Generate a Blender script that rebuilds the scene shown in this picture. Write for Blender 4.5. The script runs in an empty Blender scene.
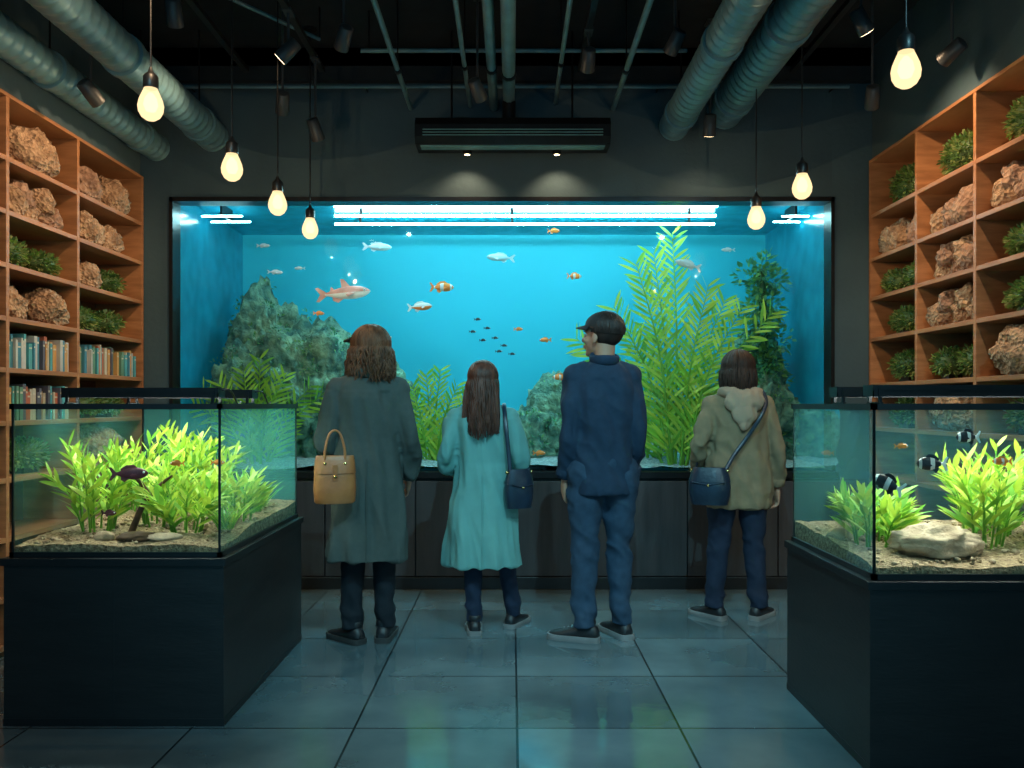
import bpy, bmesh, math, random
import numpy as np
from mathutils import Vector, Matrix, noise
rnd = random.Random(7)
sc = bpy.context.scene
sc.view_settings.view_transform = 'Standard'
sc.view_settings.exposure = .28
pi = math.pi

# ------------------------------------------------------------ materials
def newmat(name):
    m = bpy.data.materials.new(name); m.use_nodes = True
    nt = m.node_tree; nt.nodes.clear()
    return m, nt, nt.nodes.new('ShaderNodeOutputMaterial')

def pmat(name, col, col2=None, rough=.6, metal=0., nscale=8., bump=0., bscale=40., spec=.5, stretch=(1,1,1), transl=0., bdist=.01, voro=False, emit=None, es=0.):
    m, nt, out = newmat(name)
    N, L = nt.nodes, nt.links
    b = N.new('ShaderNodeBsdfPrincipled')
    b.inputs['Roughness'].default_value = rough
    b.inputs['Metallic'].default_value = metal
    b.inputs['Specular IOR Level'].default_value = spec
    if emit: b.inputs['Emission Color'].default_value = (*emit,1); b.inputs['Emission Strength'].default_value = es
    tc = N.new('ShaderNodeTexCoord'); mp = N.new('ShaderNodeMapping')
    mp.inputs['Scale'].default_value = stretch
    L.new(tc.outputs['Object'], mp.inputs['Vector'])
    nz = N.new('ShaderNodeTexNoise'); nz.inputs['Scale'].default_value = nscale; nz.inputs['Detail'].default_value = 5
    L.new(mp.outputs[0], nz.inputs['Vector'])
    if col2 is None: col2 = tuple(c*.75 for c in col)
    cr_ = N.new('ShaderNodeValToRGB')
    cr_.color_ramp.elements[0].position = .35; cr_.color_ramp.elements[1].position = .65
    cr_.color_ramp.elements[0].color = (*col2, 1); cr_.color_ramp.elements[1].color = (*col, 1)
    L.new(nz.outputs['Fac'], cr_.inputs['Fac'])
    L.new(cr_.outputs['Color'], b.inputs['Base Color'])
    if bump > 0:
        if voro:
            n2 = N.new('ShaderNodeTexVoronoi'); n2.inputs['Scale'].default_value = bscale
            src = n2.outputs['Distance']
        else:
            n2 = N.new('ShaderNodeTexNoise'); n2.inputs['Scale'].default_value = bscale; n2.inputs['Detail'].default_value = 6
            src = n2.outputs['Fac']
        L.new(mp.outputs[0], n2.inputs['Vector'])
        bp = N.new('ShaderNodeBump'); bp.inputs['Strength'].default_value = bump; bp.inputs['Distance'].default_value = bdist
        L.new(src, bp.inputs['Height']); L.new(bp.outputs[0], b.inputs['Normal'])
    if transl > 0:
        t = N.new('ShaderNodeBsdfTranslucent'); L.new(cr_.outputs['Color'], t.inputs['Color'])
        mx = N.new('ShaderNodeMixShader'); mx.inputs[0].default_value = transl
        L.new(b.outputs[0], mx.inputs[1]); L.new(t.outputs[0], mx.inputs[2]); L.new(mx.outputs[0], out.inputs[0])
    else:
        L.new(b.outputs[0], out.inputs[0])
    return m

def emat(name, col, st, transp=0.):
    m, nt, out = newmat(name)
    e = nt.nodes.new('ShaderNodeEmission'); e.inputs[0].default_value = (*col, 1); e.inputs[1].default_value = st
    if transp > 0:
        t = nt.nodes.new('ShaderNodeBsdfTransparent'); mx = nt.nodes.new('ShaderNodeMixShader')
        mx.inputs[0].default_value = 1-transp
        nt.links.new(t.outputs[0], mx.inputs[1]); nt.links.new(e.outputs[0], mx.inputs[2]); nt.links.new(mx.outputs[0], out.inputs[0])
    else:
        nt.links.new(e.outputs[0], out.inputs[0])
    return m

def glassmat(name, tint=(1,1,1), refl=1., haze=0., hazecol=(.2,.5,.5)):
    m, nt, out = newmat(name)
    N, L = nt.nodes, nt.links
    t = N.new('ShaderNodeBsdfTransparent'); t.inputs[0].default_value = (*tint, 1)
    g = N.new('ShaderNodeBsdfGlossy'); g.inputs['Roughness'].default_value = .02
    f = N.new('ShaderNodeFresnel'); f.inputs['IOR'].default_value = 1.35
    mu = N.new('ShaderNodeMath'); mu.operation = 'MULTIPLY'; mu.inputs[1].default_value = refl
    L.new(f.outputs[0], mu.inputs[0])
    mx = N.new('ShaderNodeMixShader'); L.new(mu.outputs[0], mx.inputs[0])
    first = t.outputs[0]
    if haze > 0:
        d = N.new('ShaderNodeBsdfTranslucent'); d.inputs[0].default_value = (*hazecol, 1)
        d2 = N.new('ShaderNodeBsdfDiffuse'); d2.inputs[0].default_value = (*hazecol, 1)
        a = N.new('ShaderNodeAddShader'); L.new(d.outputs[0], a.inputs[0]); L.new(d2.outputs[0], a.inputs[1])
        m2 = N.new('ShaderNodeMixShader'); m2.inputs[0].default_value = haze
        L.new(t.outputs[0], m2.inputs[1]); L.new(a.outputs[0], m2.inputs[2]); first = m2.outputs[0]
    L.new(first, mx.inputs[1]); L.new(g.outputs[0], mx.inputs[2]); L.new(mx.outputs[0], out.inputs[0])
    return m

def floormat():
    m, nt, out = newmat('floor_tile')
    N, L = nt.nodes, nt.links
    b = N.new('ShaderNodeBsdfPrincipled')
    tc = N.new('ShaderNodeTexCoord'); mp = N.new('ShaderNodeMapping')
    mp.inputs['Location'].default_value = (-.02+6.4, -.14+6.4, 0)
    L.new(tc.outputs['Object'], mp.inputs['Vector'])
    br = N.new('ShaderNodeTexBrick'); br.offset = 0; br.squash = 1
    br.inputs['Scale'].default_value = 1; br.inputs['Brick Width'].default_value = .64; br.inputs['Row Height'].default_value = .64
    br.inputs['Mortar Size'].default_value = .005; br.inputs['Mortar Smooth'].default_value = .2
    br.inputs['Color1'].default_value = (1, 1, 1, 1); br.inputs['Color2'].default_value = (.7, .7, .7, 1)
    br.inputs['Mortar'].default_value = (.12, .12, .12, 1)
    L.new(mp.outputs[0], br.inputs['Vector'])
    nz = N.new('ShaderNodeTexNoise'); nz.inputs['Scale'].default_value = 2.2; nz.inputs['Detail'].default_value = 8
    L.new(mp.outputs[0], nz.inputs['Vector'])
    r = N.new('ShaderNodeValToRGB')
    r.color_ramp.elements[0].position = .3; r.color_ramp.elements[1].position = .72
    r.color_ramp.elements[0].color = (.085, .135, .155, 1); r.color_ramp.elements[1].color = (.175, .25, .275, 1)
    L.new(nz.outputs['Fac'], r.inputs['Fac'])
    mx = N.new('ShaderNodeMix'); mx.data_type = 'RGBA'; mx.blend_type = 'MULTIPLY'; mx.inputs['Factor'].default_value = 1
    L.new(r.outputs[0], mx.inputs['A']); L.new(br.outputs['Color'], mx.inputs['B'])
    L.new(mx.outputs['Result'], b.inputs['Base Color'])
    r2 = N.new('ShaderNodeMapRange'); r2.inputs['From Min'].default_value = .3; r2.inputs['From Max'].default_value = .7
    r2.inputs['To Min'].default_value = .05; r2.inputs['To Max'].default_value = .18
    L.new(nz.outputs['Fac'], r2.inputs['Value']); L.new(r2.outputs[0], b.inputs['Roughness'])
    n3 = N.new('ShaderNodeTexNoise'); n3.inputs['Scale'].default_value = 7; n3.inputs['Detail'].default_value = 3
    L.new(mp.outputs[0], n3.inputs['Vector'])
    ad = N.new('ShaderNodeMath'); ad.operation = 'MULTIPLY_ADD'; ad.inputs[1].default_value = .7
    inv = N.new('ShaderNodeMath'); inv.operation = 'SUBTRACT'; inv.inputs[0].default_value = 1
    L.new(br.outputs['Fac'], inv.inputs[1]); L.new(n3.outputs['Fac'], ad.inputs[0]); L.new(inv.outputs[0], ad.inputs[2])
    bp = N.new('ShaderNodeBump'); bp.inputs['Strength'].default_value = .4; bp.inputs['Distance'].default_value = .004
    L.new(ad.outputs[0], bp.inputs['Height']); L.new(bp.outputs[0], b.inputs['Normal'])
    b.inputs['IOR'].default_value = 2.6
    L.new(b.outputs[0], out.inputs[0])
    return m

# ------------------------------------------------------------ mesh builder
class MB:
    def __init__(s): s.V=[]; s.F=[]; s.MI=[]; s.SM=[]; s.mats=[]
    def mi(s, m):
        for i, k in enumerate(s.mats):
            if k is m: return i
        s.mats.append(m); return len(s.mats)-1
    def add(s, vs, fs, m=None, smooth=True, M=None):
        o = len(s.V)
        if M is not None: vs = [M @ Vector(v) for v in vs]
        s.V.extend([tuple(v) for v in vs]); s.F.extend([tuple(i+o for i in f) for f in fs])
        k = s.mi(m); s.MI.extend([k]*len(fs)); s.SM.extend([smooth]*len(fs))
    def box(s, x0, x1, y0, y1, z0, z1, m=None, M=None):
        vs = [(x0,y0,z0),(x1,y0,z0),(x1,y1,z0),(x0,y1,z0),(x0,y0,z1),(x1,y0,z1),(x1,y1,z1),(x0,y1,z1)]
        fs = [(0,3,2,1),(4,5,6,7),(0,1,5,4),(1,2,6,5),(2,3,7,6),(3,0,4,7)]
        s.add(vs, fs, m, False, M)
    def loft(s, rings, m=None, caps=True, smooth=True, M=None):
        n = len(rings[0]); vs = [v for r in rings for v in r]; fs = []
        for i in range(len(rings)-1):
            for j in range(n):
                a=i*n+j; b=i*n+(j+1)%n; fs.append((a, b, b+n, a+n))
        s.add(vs, fs, m, smooth, M)
        if caps:
            s.add(rings[0], [tuple(range(n))[::-1]], m, False, M)
            s.add(rings[-1], [tuple(range(n))], m, False, M)
    def tube(s, pts, rad, m=None, n=8, caps=True, hint=None, smooth=True, M=None):
        pts = [Vector(p) for p in pts]; rings = []; u = None
        for i, p in enumerate(pts):
            t = (pts[min(i+1,len(pts)-1)]-pts[max(i-1,0)])
            if t.length < 1e-9: t = Vector((0,0,1))
            t.normalize()
            if u is None:
                h = Vector(hint) if hint else (Vector((1,0,0)) if abs(t.x) < .8 else Vector((0,0,1)))
                u = h - t*h.dot(t)
            else: u = u - t*u.dot(t)
            u.normalize(); v = t.cross(u)
            r = rad[i] if isinstance(rad, (list, tuple, np.ndarray)) else rad
            ra, rb = (r if isinstance(r, (tuple, list)) else (r, r))
            rings.append([p + u*(ra*math.cos(2*pi*j/n)) + v*(rb*math.sin(2*pi*j/n)) for j in range(n)])
        s.loft(rings, m, caps, smooth, M)
    def lathe(s, prof, c, m=None, n=20, M=None):
        rings = [[(c[0]+max(r,1e-4)*math.cos(2*pi*j/n), c[1]+max(r,1e-4)*math.sin(2*pi*j/n), c[2]+z) for j in range(n)] for r, z in prof]
        s.loft(rings, m, True, True, M)
    def ell(s, c, r, m=None, n=16, k=10, M=None, R=None):
        if not isinstance(r, (tuple, list)): r = (r, r, r)
        vs = []; fs = []
        for i in range(1, k):
            th = pi*i/k
            for j in range(n):
                ph = 2*pi*j/n
                vs.append(Vector((r[0]*math.sin(th)*math.cos(ph), r[1]*math.sin(th)*math.sin(ph), r[2]*math.cos(th))))
        vs.append(Vector((0,0,r[2]))); vs.append(Vector((0,0,-r[2])))
        T, B = len(vs)-2, len(vs)-1
        for i in range(k-2):
            for j in range(n):
                a=i*n+j; b=i*n+(j+1)%n; fs.append((a, a+n, b+n, b))
        for j in range(n):
            fs.append((T, j, (j+1)%n)); q=(k-2)*n; fs.append((B, q+(j+1)%n, q+j))
        if R is not None: vs = [R @ v for v in vs]
        vs = [v+Vector(c) for v in vs]
        s.add(vs, fs, m, True, M)
    def mesh(s, name):
        me = bpy.data.meshes.new(name); me.from_pydata(s.V, [], s.F)
        return me
    def build(s, name, bevel=0., M=None):
        V = np.array(s.V, dtype=float)
        if M is not None: V = np.array([tuple(M @ Vector(v)) for v in s.V])
        lo, hi = V.min(0), V.max(0); c = np.array([(lo[0]+hi[0])/2, (lo[1]+hi[1])/2, lo[2]])
        me = bpy.data.meshes.new(name); me.from_pydata((V-c).tolist(), [], s.F)
        for m in s.mats: me.materials.append(m)
        me.polygons.foreach_set('material_index', s.MI); me.polygons.foreach_set('use_smooth', s.SM)
        me.update()
        o = bpy.data.objects.new(name, me); sc.collection.objects.link(o); o.location = c
        if bevel > 0:
            b = o.modifiers.new('bevel', 'BEVEL'); b.width = bevel; b.segments = 2; b.limit_method = 'ANGLE'; b.angle_limit = .8
        return o

def child(o, par):
    o.parent = par; o.matrix_parent_inverse = Matrix.Translation(-Vector(par.location))

def cr(pts, n):
    P = [Vector(p) for p in pts]; P = [2*P[0]-P[1]]+P+[2*P[-1]-P[-2]]; S = len(P)-3; out = []
    for k in range(n+1):
        t = k/n*S; i = min(int(t), S-1); f = t-i; a,b,c,d = P[i:i+4]
        out.append(.5*((2*b)+(c-a)*f+(2*a-5*b+4*c-d)*f*f+(3*b-a-3*c+d)*f**3))
    return out

def remesh(mb, vox, it, fac=.5):
    me = mb.mesh('tmp'); o = bpy.data.objects.new('tmp', me); sc.collection.objects.link(o)
    r = o.modifiers.new('r', 'REMESH'); r.mode = 'VOXEL'; r.voxel_size = vox
    if it:
        q = o.modifiers.new('s', 'SMOOTH'); q.factor = fac; q.iterations = it
    dg = bpy.context.evaluated_depsgraph_get(); e = o.evaluated_get(dg); m2 = e.to_mesh()
    n = len(m2.vertices); co = np.empty(n*3); no = np.empty(n*3)
    m2.vertices.foreach_get('co', co); m2.vertices.foreach_get('normal', no)
    fs = [tuple(p.vertices) for p in m2.polygons]
    e.to_mesh_clear(); bpy.data.objects.remove(o); bpy.data.meshes.remove(me)
    return co.reshape(-1,3), fs, no.reshape(-1,3)

def wrinkle(vs, ns, amp, fx=7, fz=12, seed=0., wfun=None):
    out = []
    for v, n in zip(vs, ns):
        a = noise.noise(Vector((v[0]*fx+seed, v[1]*fx, v[2]*fz+v[0]*6)))
        b = noise.noise(Vector((v[0]*fx*2.2, v[1]*fx*2.2+seed, v[2]*fz*.5)))
        c = 1-2*abs(noise.noise(Vector((v[0]*fx*1.3, v[1]*fx*1.3, v[2]*fz*1.1+seed+v[0]*9))))
        w = amp*(wfun(v) if wfun else 1.)
        out.append(Vector(v)+Vector(n)*w*(a*.8+b*.5+c*.5-.3))
    return out

# ------------------------------------------------------------ common mats
WALL = pmat('blue_charcoal_plaster', (.046,.092,.118), (.036,.072,.094), .8, nscale=2, bump=.25, bscale=30)
CEIL = pmat('black_ceiling', (.016,.023,.029), rough=.9)
FLOOR = floormat()
PANEL = pmat('dark_wood_panel', (.055,.052,.055), (.036,.035,.038), .5, nscale=3, stretch=(6,6,.6), bump=.15, bscale=20)
CAB = pmat('black_laminate', (.020,.018,.018), (.014,.013,.013), .42, nscale=4, stretch=(1,1,5), bump=.1, bscale=20)
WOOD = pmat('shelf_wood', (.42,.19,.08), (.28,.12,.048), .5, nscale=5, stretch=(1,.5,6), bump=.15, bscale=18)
WOODB = pmat('shelf_back_wood_shaded', (.15,.068,.032), (.10,.045,.022), .6, nscale=5, stretch=(1,.5,6), bump=.15, bscale=18)  # same shelf wood, darkened to stand for shade inside the bays
BLACK = pmat('black_plastic', (.012,.012,.013), rough=.4)
BLKMET = pmat('black_metal', (.02,.021,.023), rough=.35, metal=.6)
SPOTB = pmat('charcoal_spot_housing', (.05,.06,.068), rough=.4)
DUCT = pmat('galvanised_duct', (.18,.35,.41), (.13,.26,.32), .4, metal=.3, nscale=6, bump=.1)
PIPE = pmat('painted_pipe', (.14,.27,.31), rough=.45, metal=.2)

# ------------------------------------------------------------ room (with service bay behind the tank)
YB = 5.9; YE = 7.7
m = MB(); m.box(-3.0,2.95,-1.5,YE+.1,-.1,0,FLOOR); fl = m.build('floor')
fl.data.transform(Matrix.Translation(fl.location)); fl.location = (0,0,0)
m = MB(); m.box(-3.0,2.95,-1.5,YE+.1,3.75,3.85,CEIL)
for y in np.arange(-1, 5.9, 1.15): m.box(-2.9,2.85,y,y+.09,3.6,3.76,CEIL)
m.build('ceiling')
AX0, AX1, AZ0, AZ1 = -2.36, 2.22, .80, 2.69
m = MB(); m.box(-2.9,AX0,YB,YB+.12,0,3.75,WALL); m.build('wall_back_pier')
m = MB(); m.box(AX1,2.83,YB,YB+.12,0,3.75,WALL); m.build('wall_back_pier')
m = MB(); m.box(AX0,AX1,YB,YB+.12,AZ1,3.75,WALL); m.build('wall_back_header')
m = MB(); m.box(AX0,AX1,YB,YB+.12,0,AZ0-.02,WALL); m.build('wall_back_base')
m = MB(); m.box(-3.0,2.95,YE,YE+.1,0,3.75,WALL); m.build('wall_back')
m = MB(); m.box(-3.0,-2.9,-1.5,YE,0,3.75,WALL); m.build('wall_left')
m = MB(); m.box(-2.9,-2.58,-1.5,YB,2.86,3.75,WALL); m.build('wall_left_soffit')
m = MB(); m.box(2.83,2.95,-1.5,YE,0,3.75,WALL); m.build('wall_right')
m = MB(); m.box(2.5,2.83,-1.5,YB,2.965,3.75,WALL); m.build('wall_right_soffit')
m = MB(); m.box(-2.56,2.48,YB-.06,YB-.001,3.5,3.6,CEIL); m.build('trim_1')
m = MB(); xs = np.linspace(-2.54, 2.46, 9)
for a, b in zip(xs[:-1], xs[1:]): m.box(a+.004,b-.004,YB-.04,YB-.001,.09,.745,PANEL)
m.box(-2.54,2.46,YB-.015,YB-.001,.0,.76,BLACK)
m.build('trim_2', .003)
m = MB(); m.box(-2.54,2.46,YB-.05,YB-.016,0,.085,BLACK); m.build('baseboard_back', .004)

# ------------------------------------------------------------ big built-in aquarium
BLUE = pmat('aquarium_backdrop_with_glow', (.010,.36,.48), (.008,.33,.44), .7, nscale=.6, emit=(.0,.36,.50), es=.13)  # cyan glow put into the backdrop material; nothing lights it from behind
SIDEB = pmat('aquarium_side_acrylic', (.01,.24,.36), rough=.25, emit=(.0,.3,.5), es=.06)  # fainter blue glow put into the side walls too
TSAND = pmat('aquarium_gravel', (.42,.5,.48), (.15,.25,.26), .9, nscale=60, bump=1, bscale=70, bdist=.02)
LED = emat('led_tube', (.46,.95,1.), 60)
LEDW = emat('tank_led', (.9,1,.92), 52)
GL = glassmat('clear_glass', (.96,1,1), .6)
m = MB()
yb = 7.45
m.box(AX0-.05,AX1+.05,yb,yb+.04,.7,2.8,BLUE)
m.box(AX0-.05,AX0,YB+.12,yb,.7,2.8,SIDEB); m.box(AX1,AX1+.05,YB+.12,yb,.7,2.8,SIDEB)
m.box(AX0-.05,AX1+.05,YB+.12,yb+.04,2.76,2.8,SIDEB)
m.box(AX0-.05,AX1+.05,YB+.12,yb+.04,.68,.74,BLACK)
m.box(AX0-.05,AX1+.05,YB+.14,yb+.04,0,.68,BLACK)
nx, ny = 90, 30; vs = []; fs = []
for j in range(ny+1):
    for i in range(nx+1):
        x = AX0+(AX1-AX0)*i/nx; y = YB+.07+(yb-YB-.07)*j/ny
        vs.append((x,y,.83+.10*j/ny+.04*noise.noise(Vector((x*2,y*2,0)))+.015*noise.noise(Vector((x*9,y*9,3)))))
for j in range(ny):
    for i in range(nx):
        a=j*(nx+1)+i; fs.append((a,a+1,a+nx+2,a+nx+1))
m.add(vs, fs, TSAND)
f0 = YB-.02
m.box(AX0-.012,AX0+.012,f0,YB+.12,AZ0-.02,AZ1+.02,BLKMET); m.box(AX1-.012,AX1+.012,f0,YB+.12,AZ0-.02,AZ1+.02,BLKMET)
m.box(AX0-.012,AX1+.012,f0,YB+.12,AZ1-.01,AZ1+.02,BLKMET); m.box(AX0-.03,AX1+.03,f0-.03,YB+.12,AZ0-.035,AZ0+.008,BLKMET)
m.add([(AX0,YB+.03,AZ0),(AX1,YB+.03,AZ0),(AX1,YB+.03,AZ1),(AX0,YB+.03,AZ1)], [(0,1,2,3)], GL, False)
for y, x0, x1 in ((6.12,-1.28,1.48),(6.42,-1.34,1.54),(6.72,-1.40,1.60)):
    m.tube([(x0,y,2.70),(x1,y,2.70)], .008, LED, 8)
    for x in (x0+.2, 0, x1-.2): m.box(x-.008,x+.008,y-.008,y+.008,2.705,2.77,BLKMET)
for x0, x1 in ((-2.3,-2.0),(2.0,2.2)):  # strip reflections on the tank sides, built as short glowing tubes
    m.tube([(x0,6.3,2.67),(x1,6.3,2.67)], .005, LED, 8); m.tube([(x0,6.5,2.67),(x1,6.5,2.67)], .005, LED, 8)
    m.box((x0+x1)/2-.008,(x0+x1)/2+.008,6.28,6.52,2.675,2.77,BLKMET)
m.build('built_in_aquarium')

# ------------------------------------------------------------ rocks
def icos(sub):
    bm = bmesh.new(); bmesh.ops.create_icosphere(bm, subdivisions=sub, radius=1)
    vs = [v.co.copy() for v in bm.verts]; bm.verts.index_update()
    fs = [tuple(v.index for v in f.verts) for f in bm.faces]; bm.free(); return vs, fs
ICO = {k: icos(k) for k in (2,3,4,5)}
def rock(mb, c, r, seed, mt, sub=4, amp=.3, freq=1.6, cut=None, fine=.08):
    vs, fs = ICO[sub]; out = []
    for v in vs:
        q = v*freq+Vector((seed*3.1, seed*1.7, seed))
        d = 1+amp*noise.noise(q)+amp*.5*(1-2*abs(noise.noise(q*2.3)))+fine*(1-2*abs(noise.noise(q*6)))+fine*.6*noise.noise(q*13)
        p = Vector((v.x*r[0]*d, v.y*r[1]*d, v.z*r[2]*d))
        if cut is not None and p.z < cut*r[2]: p.z = cut*r[2]
        out.append(p+Vector(c))
    mb.add(out, fs, mt)
    return out

def leaf(mb, base, d, L, W, mt, droop=.3, seg=4, roll=None):
    d = Vector(d).normalized(); base = Vector(base)
    s = d.cross(Vector((0,0,1)))
    if s.length < .05: s = Vector((1,0,0))
    s.normalize()
    a = rnd.uniform(-.9,.9) if roll is None else roll
    s = Matrix.Rotation(a, 3, d) @ s
    vs = []; p = base.copy(); dd = d.copy()
    for i in range(seg+1):
        t = i/seg; w = W*.5*(math.sin(pi*min(1,(t*.93+.07)))**.75) if i < seg else 0
        if i < seg: vs += [p-s*w, p+s*w]
        else: vs.append(p.copy())
        dd = (dd+Vector((0,0,-droop/seg))).normalized(); p = p+dd*(L/seg)
    fs = [(2*i,2*i+1,2*i+3,2*i+2) for i in range(seg-1)]+[(2*seg-2,2*seg-1,2*seg)]
    mb.add(vs, fs, mt)

def stemplant(mb, c, h, spread, nst, nl, LL, LW, mts, stemm, droop=.4, up=.8, x0r=.06):
    for k in range(nst):
        a = 2*pi*k/nst+rnd.uniform(-.4,.4); s = spread*rnd.uniform(.3,1)
        hh = h*rnd.uniform(.65,1)*(1-.25*s/max(spread,.01))
        b = Vector((c[0]+x0r*math.cos(a), c[1]+x0r*math.sin(a), c[2]))
        e = b+Vector((math.cos(a)*s, math.sin(a)*s*.7, hh)); mid = (b+e)/2+Vector((-math.cos(a)*s*.2,0,hh*.08))
        pts = cr([b,mid,e], 10); mb.tube(pts, [.005*(1-.06*i)*max(1,h) for i in range(11)], stemm, 5)
        for i in range(nl):
            t = .12+.88*(i+.5)/nl; f = t*10; q = int(min(f,9)); p = pts[q].lerp(pts[q+1], f-q)
            tan = (pts[q+1]-pts[q]).normalized(); ph = i*2.4+rnd.uniform(-.3,.3)
            out = Vector((math.cos(ph), math.sin(ph)*.8, 0))
            d = out*(1-up*t*.6)+tan*up
            leaf(mb, p, d, LL*rnd.uniform(.7,1.1)*(1-.3*t), LW*rnd.uniform(.8,1.2), rnd.choice(mts), droop)

def bush(mb, c, r, n, LL, LW, mts, core=None):
    if core: mb.ell(c, tuple(x*.8 for x in r), core, 12, 8)
    for _ in range(n):
        th = math.acos(rnd.uniform(-.75,1)); ph = rnd.uniform(0,2*pi); u = Vector((math.sin(th)*math.cos(ph), math.sin(th)*math.sin(ph), math.cos(th)))
        k = rnd.uniform(.65,.95); p = Vector((c[0]+u.x*r[0]*k, c[1]+u.y*r[1]*k, c[2]+u.z*r[2]*k))
        leaf(mb, p, u+Vector((rnd.uniform(-.6,.6),rnd.uniform(-.6,.6),rnd.uniform(-.2,.7))), LL*rnd.uniform(.7,1.2), LW, rnd.choice(mts), .3, 2)

def lm(n, c, t=.35): return pmat(n, c, tuple(x*.7 for x in c), .45, nscale=3, transl=t)
G1 = lm('leaf_lime', (.42,.70,.07)); G2 = lm('leaf_bright', (.24,.54,.06)); G3 = lm('leaf_mid', (.08,.30,.05)); G4 = lm('leaf_teal', (.06,.28,.16)); G5 = lm('leaf_deep', (.03,.14,.05))
GY = lm('leaf_yellow', (.60,.76,.09)); MOSS1 = lm('moss_teal', (.09,.32,.15)); MOSS2 = lm('moss_green', (.17,.40,.11))

TROCK = pmat('mossy_aquarium_rock', (.20,.37,.24), (.03,.11,.09), .9, nscale=9, bump=1, bscale=18, bdist=.06)
def mossy(mb, pts, c, n):
    cand = [p for p in pts if p.y < c[1]+.05 and p.z > c[2]-.15]
    for _ in range(n):
        p = rnd.choice(cand); s = rnd.uniform(.03,.06)
        bush(mb, p, (s*1.3,s,s), 26, .03, .013, [MOSS1,MOSS2,G4])
def rocks(lst, n):
    m = MB()
    for c, r, sd in lst:
        mossy(m, rock(m,c,r,sd,TROCK,5,.42,1.8,None,.13), c, n)
    m.build('aquarium_rockwork')
rocks((((-1.92,6.75,1.15),(.34,.4,.5),1),((-1.98,6.9,1.62),(.25,.3,.44),2),((-1.98,6.5,1.15),(.25,.24,.48),12),((-1.6,6.7,1.28),(.34,.36,.52),3),((-1.28,6.8,1.12),(.36,.35,.48),4),((-1.05,6.5,.92),(.24,.2,.22),5)), 30)
rocks((((.36,6.75,1.0),(.24,.26,.38),6),((.14,6.6,.95),(.2,.2,.22),7),((.62,6.6,.9),(.2,.18,.18),8)), 14)
rocks((((1.90,6.65,1.12),(.24,.3,.42),9),((1.6,6.6,.95),(.22,.2,.24),10),((1.96,6.9,1.5),(.15,.2,.3),11)), 26)

def featherplant(name, c, h, spread, nst, nl, LL, LW, mts, wob=.2):
    mb = MB()
    for k in range(nst):
        f = (k/(nst-1)-.5)*2 if nst > 1 else 0
        f += rnd.uniform(-.08,.08)
        hh = h*(1-.38*abs(f))*rnd.uniform(.85,1.03)
        b = Vector((c[0]+f*.08, c[1]+rnd.uniform(-.06,.06), c[2]))
        e = b+Vector((f*spread, rnd.uniform(-wob,wob), hh)); mid = b+Vector((f*spread*.32, rnd.uniform(-.08,.08), hh*.55))
        pts = cr([b,mid,e], 16); mb.tube(pts, [.012*(1-.05*i) for i in range(17)], G2, 6)
        for i in range(nl):
            t = .06+.94*(i+.5)/nl; g = t*16; q = int(min(g,15)); p = pts[q].lerp(pts[q+1], g-q)
            tan = (pts[q+1]-pts[q]).normalized(); sd = 1 if i%2 else -1
            side = Vector((tan.z,0,-tan.x))*sd; side.y = rnd.uniform(-.6,.6)
            leaf(mb, p, side*rnd.uniform(.6,.95)+tan*.85, LL*(1-.45*t)*rnd.uniform(.8,1.15), LW, rnd.choice(mts), rnd.uniform(-.1,.35), 5, roll=rnd.uniform(-.6,.6)+pi/2)
    return mb.build(name)
featherplant('tall_feathery_water_plant', (1.22,6.32,.8), 1.78, .62, 9, 58, .26, .022, [G1,GY,GY,G2])
featherplant('tall_feathery_water_plant', (1.02,6.5,.8), 1.15, .42, 6, 36, .2, .022, [G1,G1,G2])
featherplant('feathery_water_plant', (-.6,6.3,.8), .80, .34, 8, 32, .17, .020, [G1,GY,G2], .08)
featherplant('feathery_water_plant', (-.9,6.3,.8), .66, .3, 6, 26, .15, .018, [G2,G1,G1], .06)
featherplant('feathery_water_plant', (-1.85,6.16,.82), .85, .42, 9, 28, .2, .020, [G1,G2,G1], .05)
m = MB()
for k in range(28):
    z = .95+1.38*k/27; rr = .17+.07*math.sin(k*1.3)-.05*(k/27)
    bush(m, (1.93+.05*math.sin(k*2.1), 6.55+.06*math.cos(k*1.7), z), (rr,rr,.12), 80, .055, .03, [G4,MOSS2,MOSS1,MOSS2])
m.tube([(1.96,6.55,.8),(1.96,6.57,1.6),(1.92,6.55,2.3)], .03, G5, 6)
m.build('bushy_water_plant')

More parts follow.
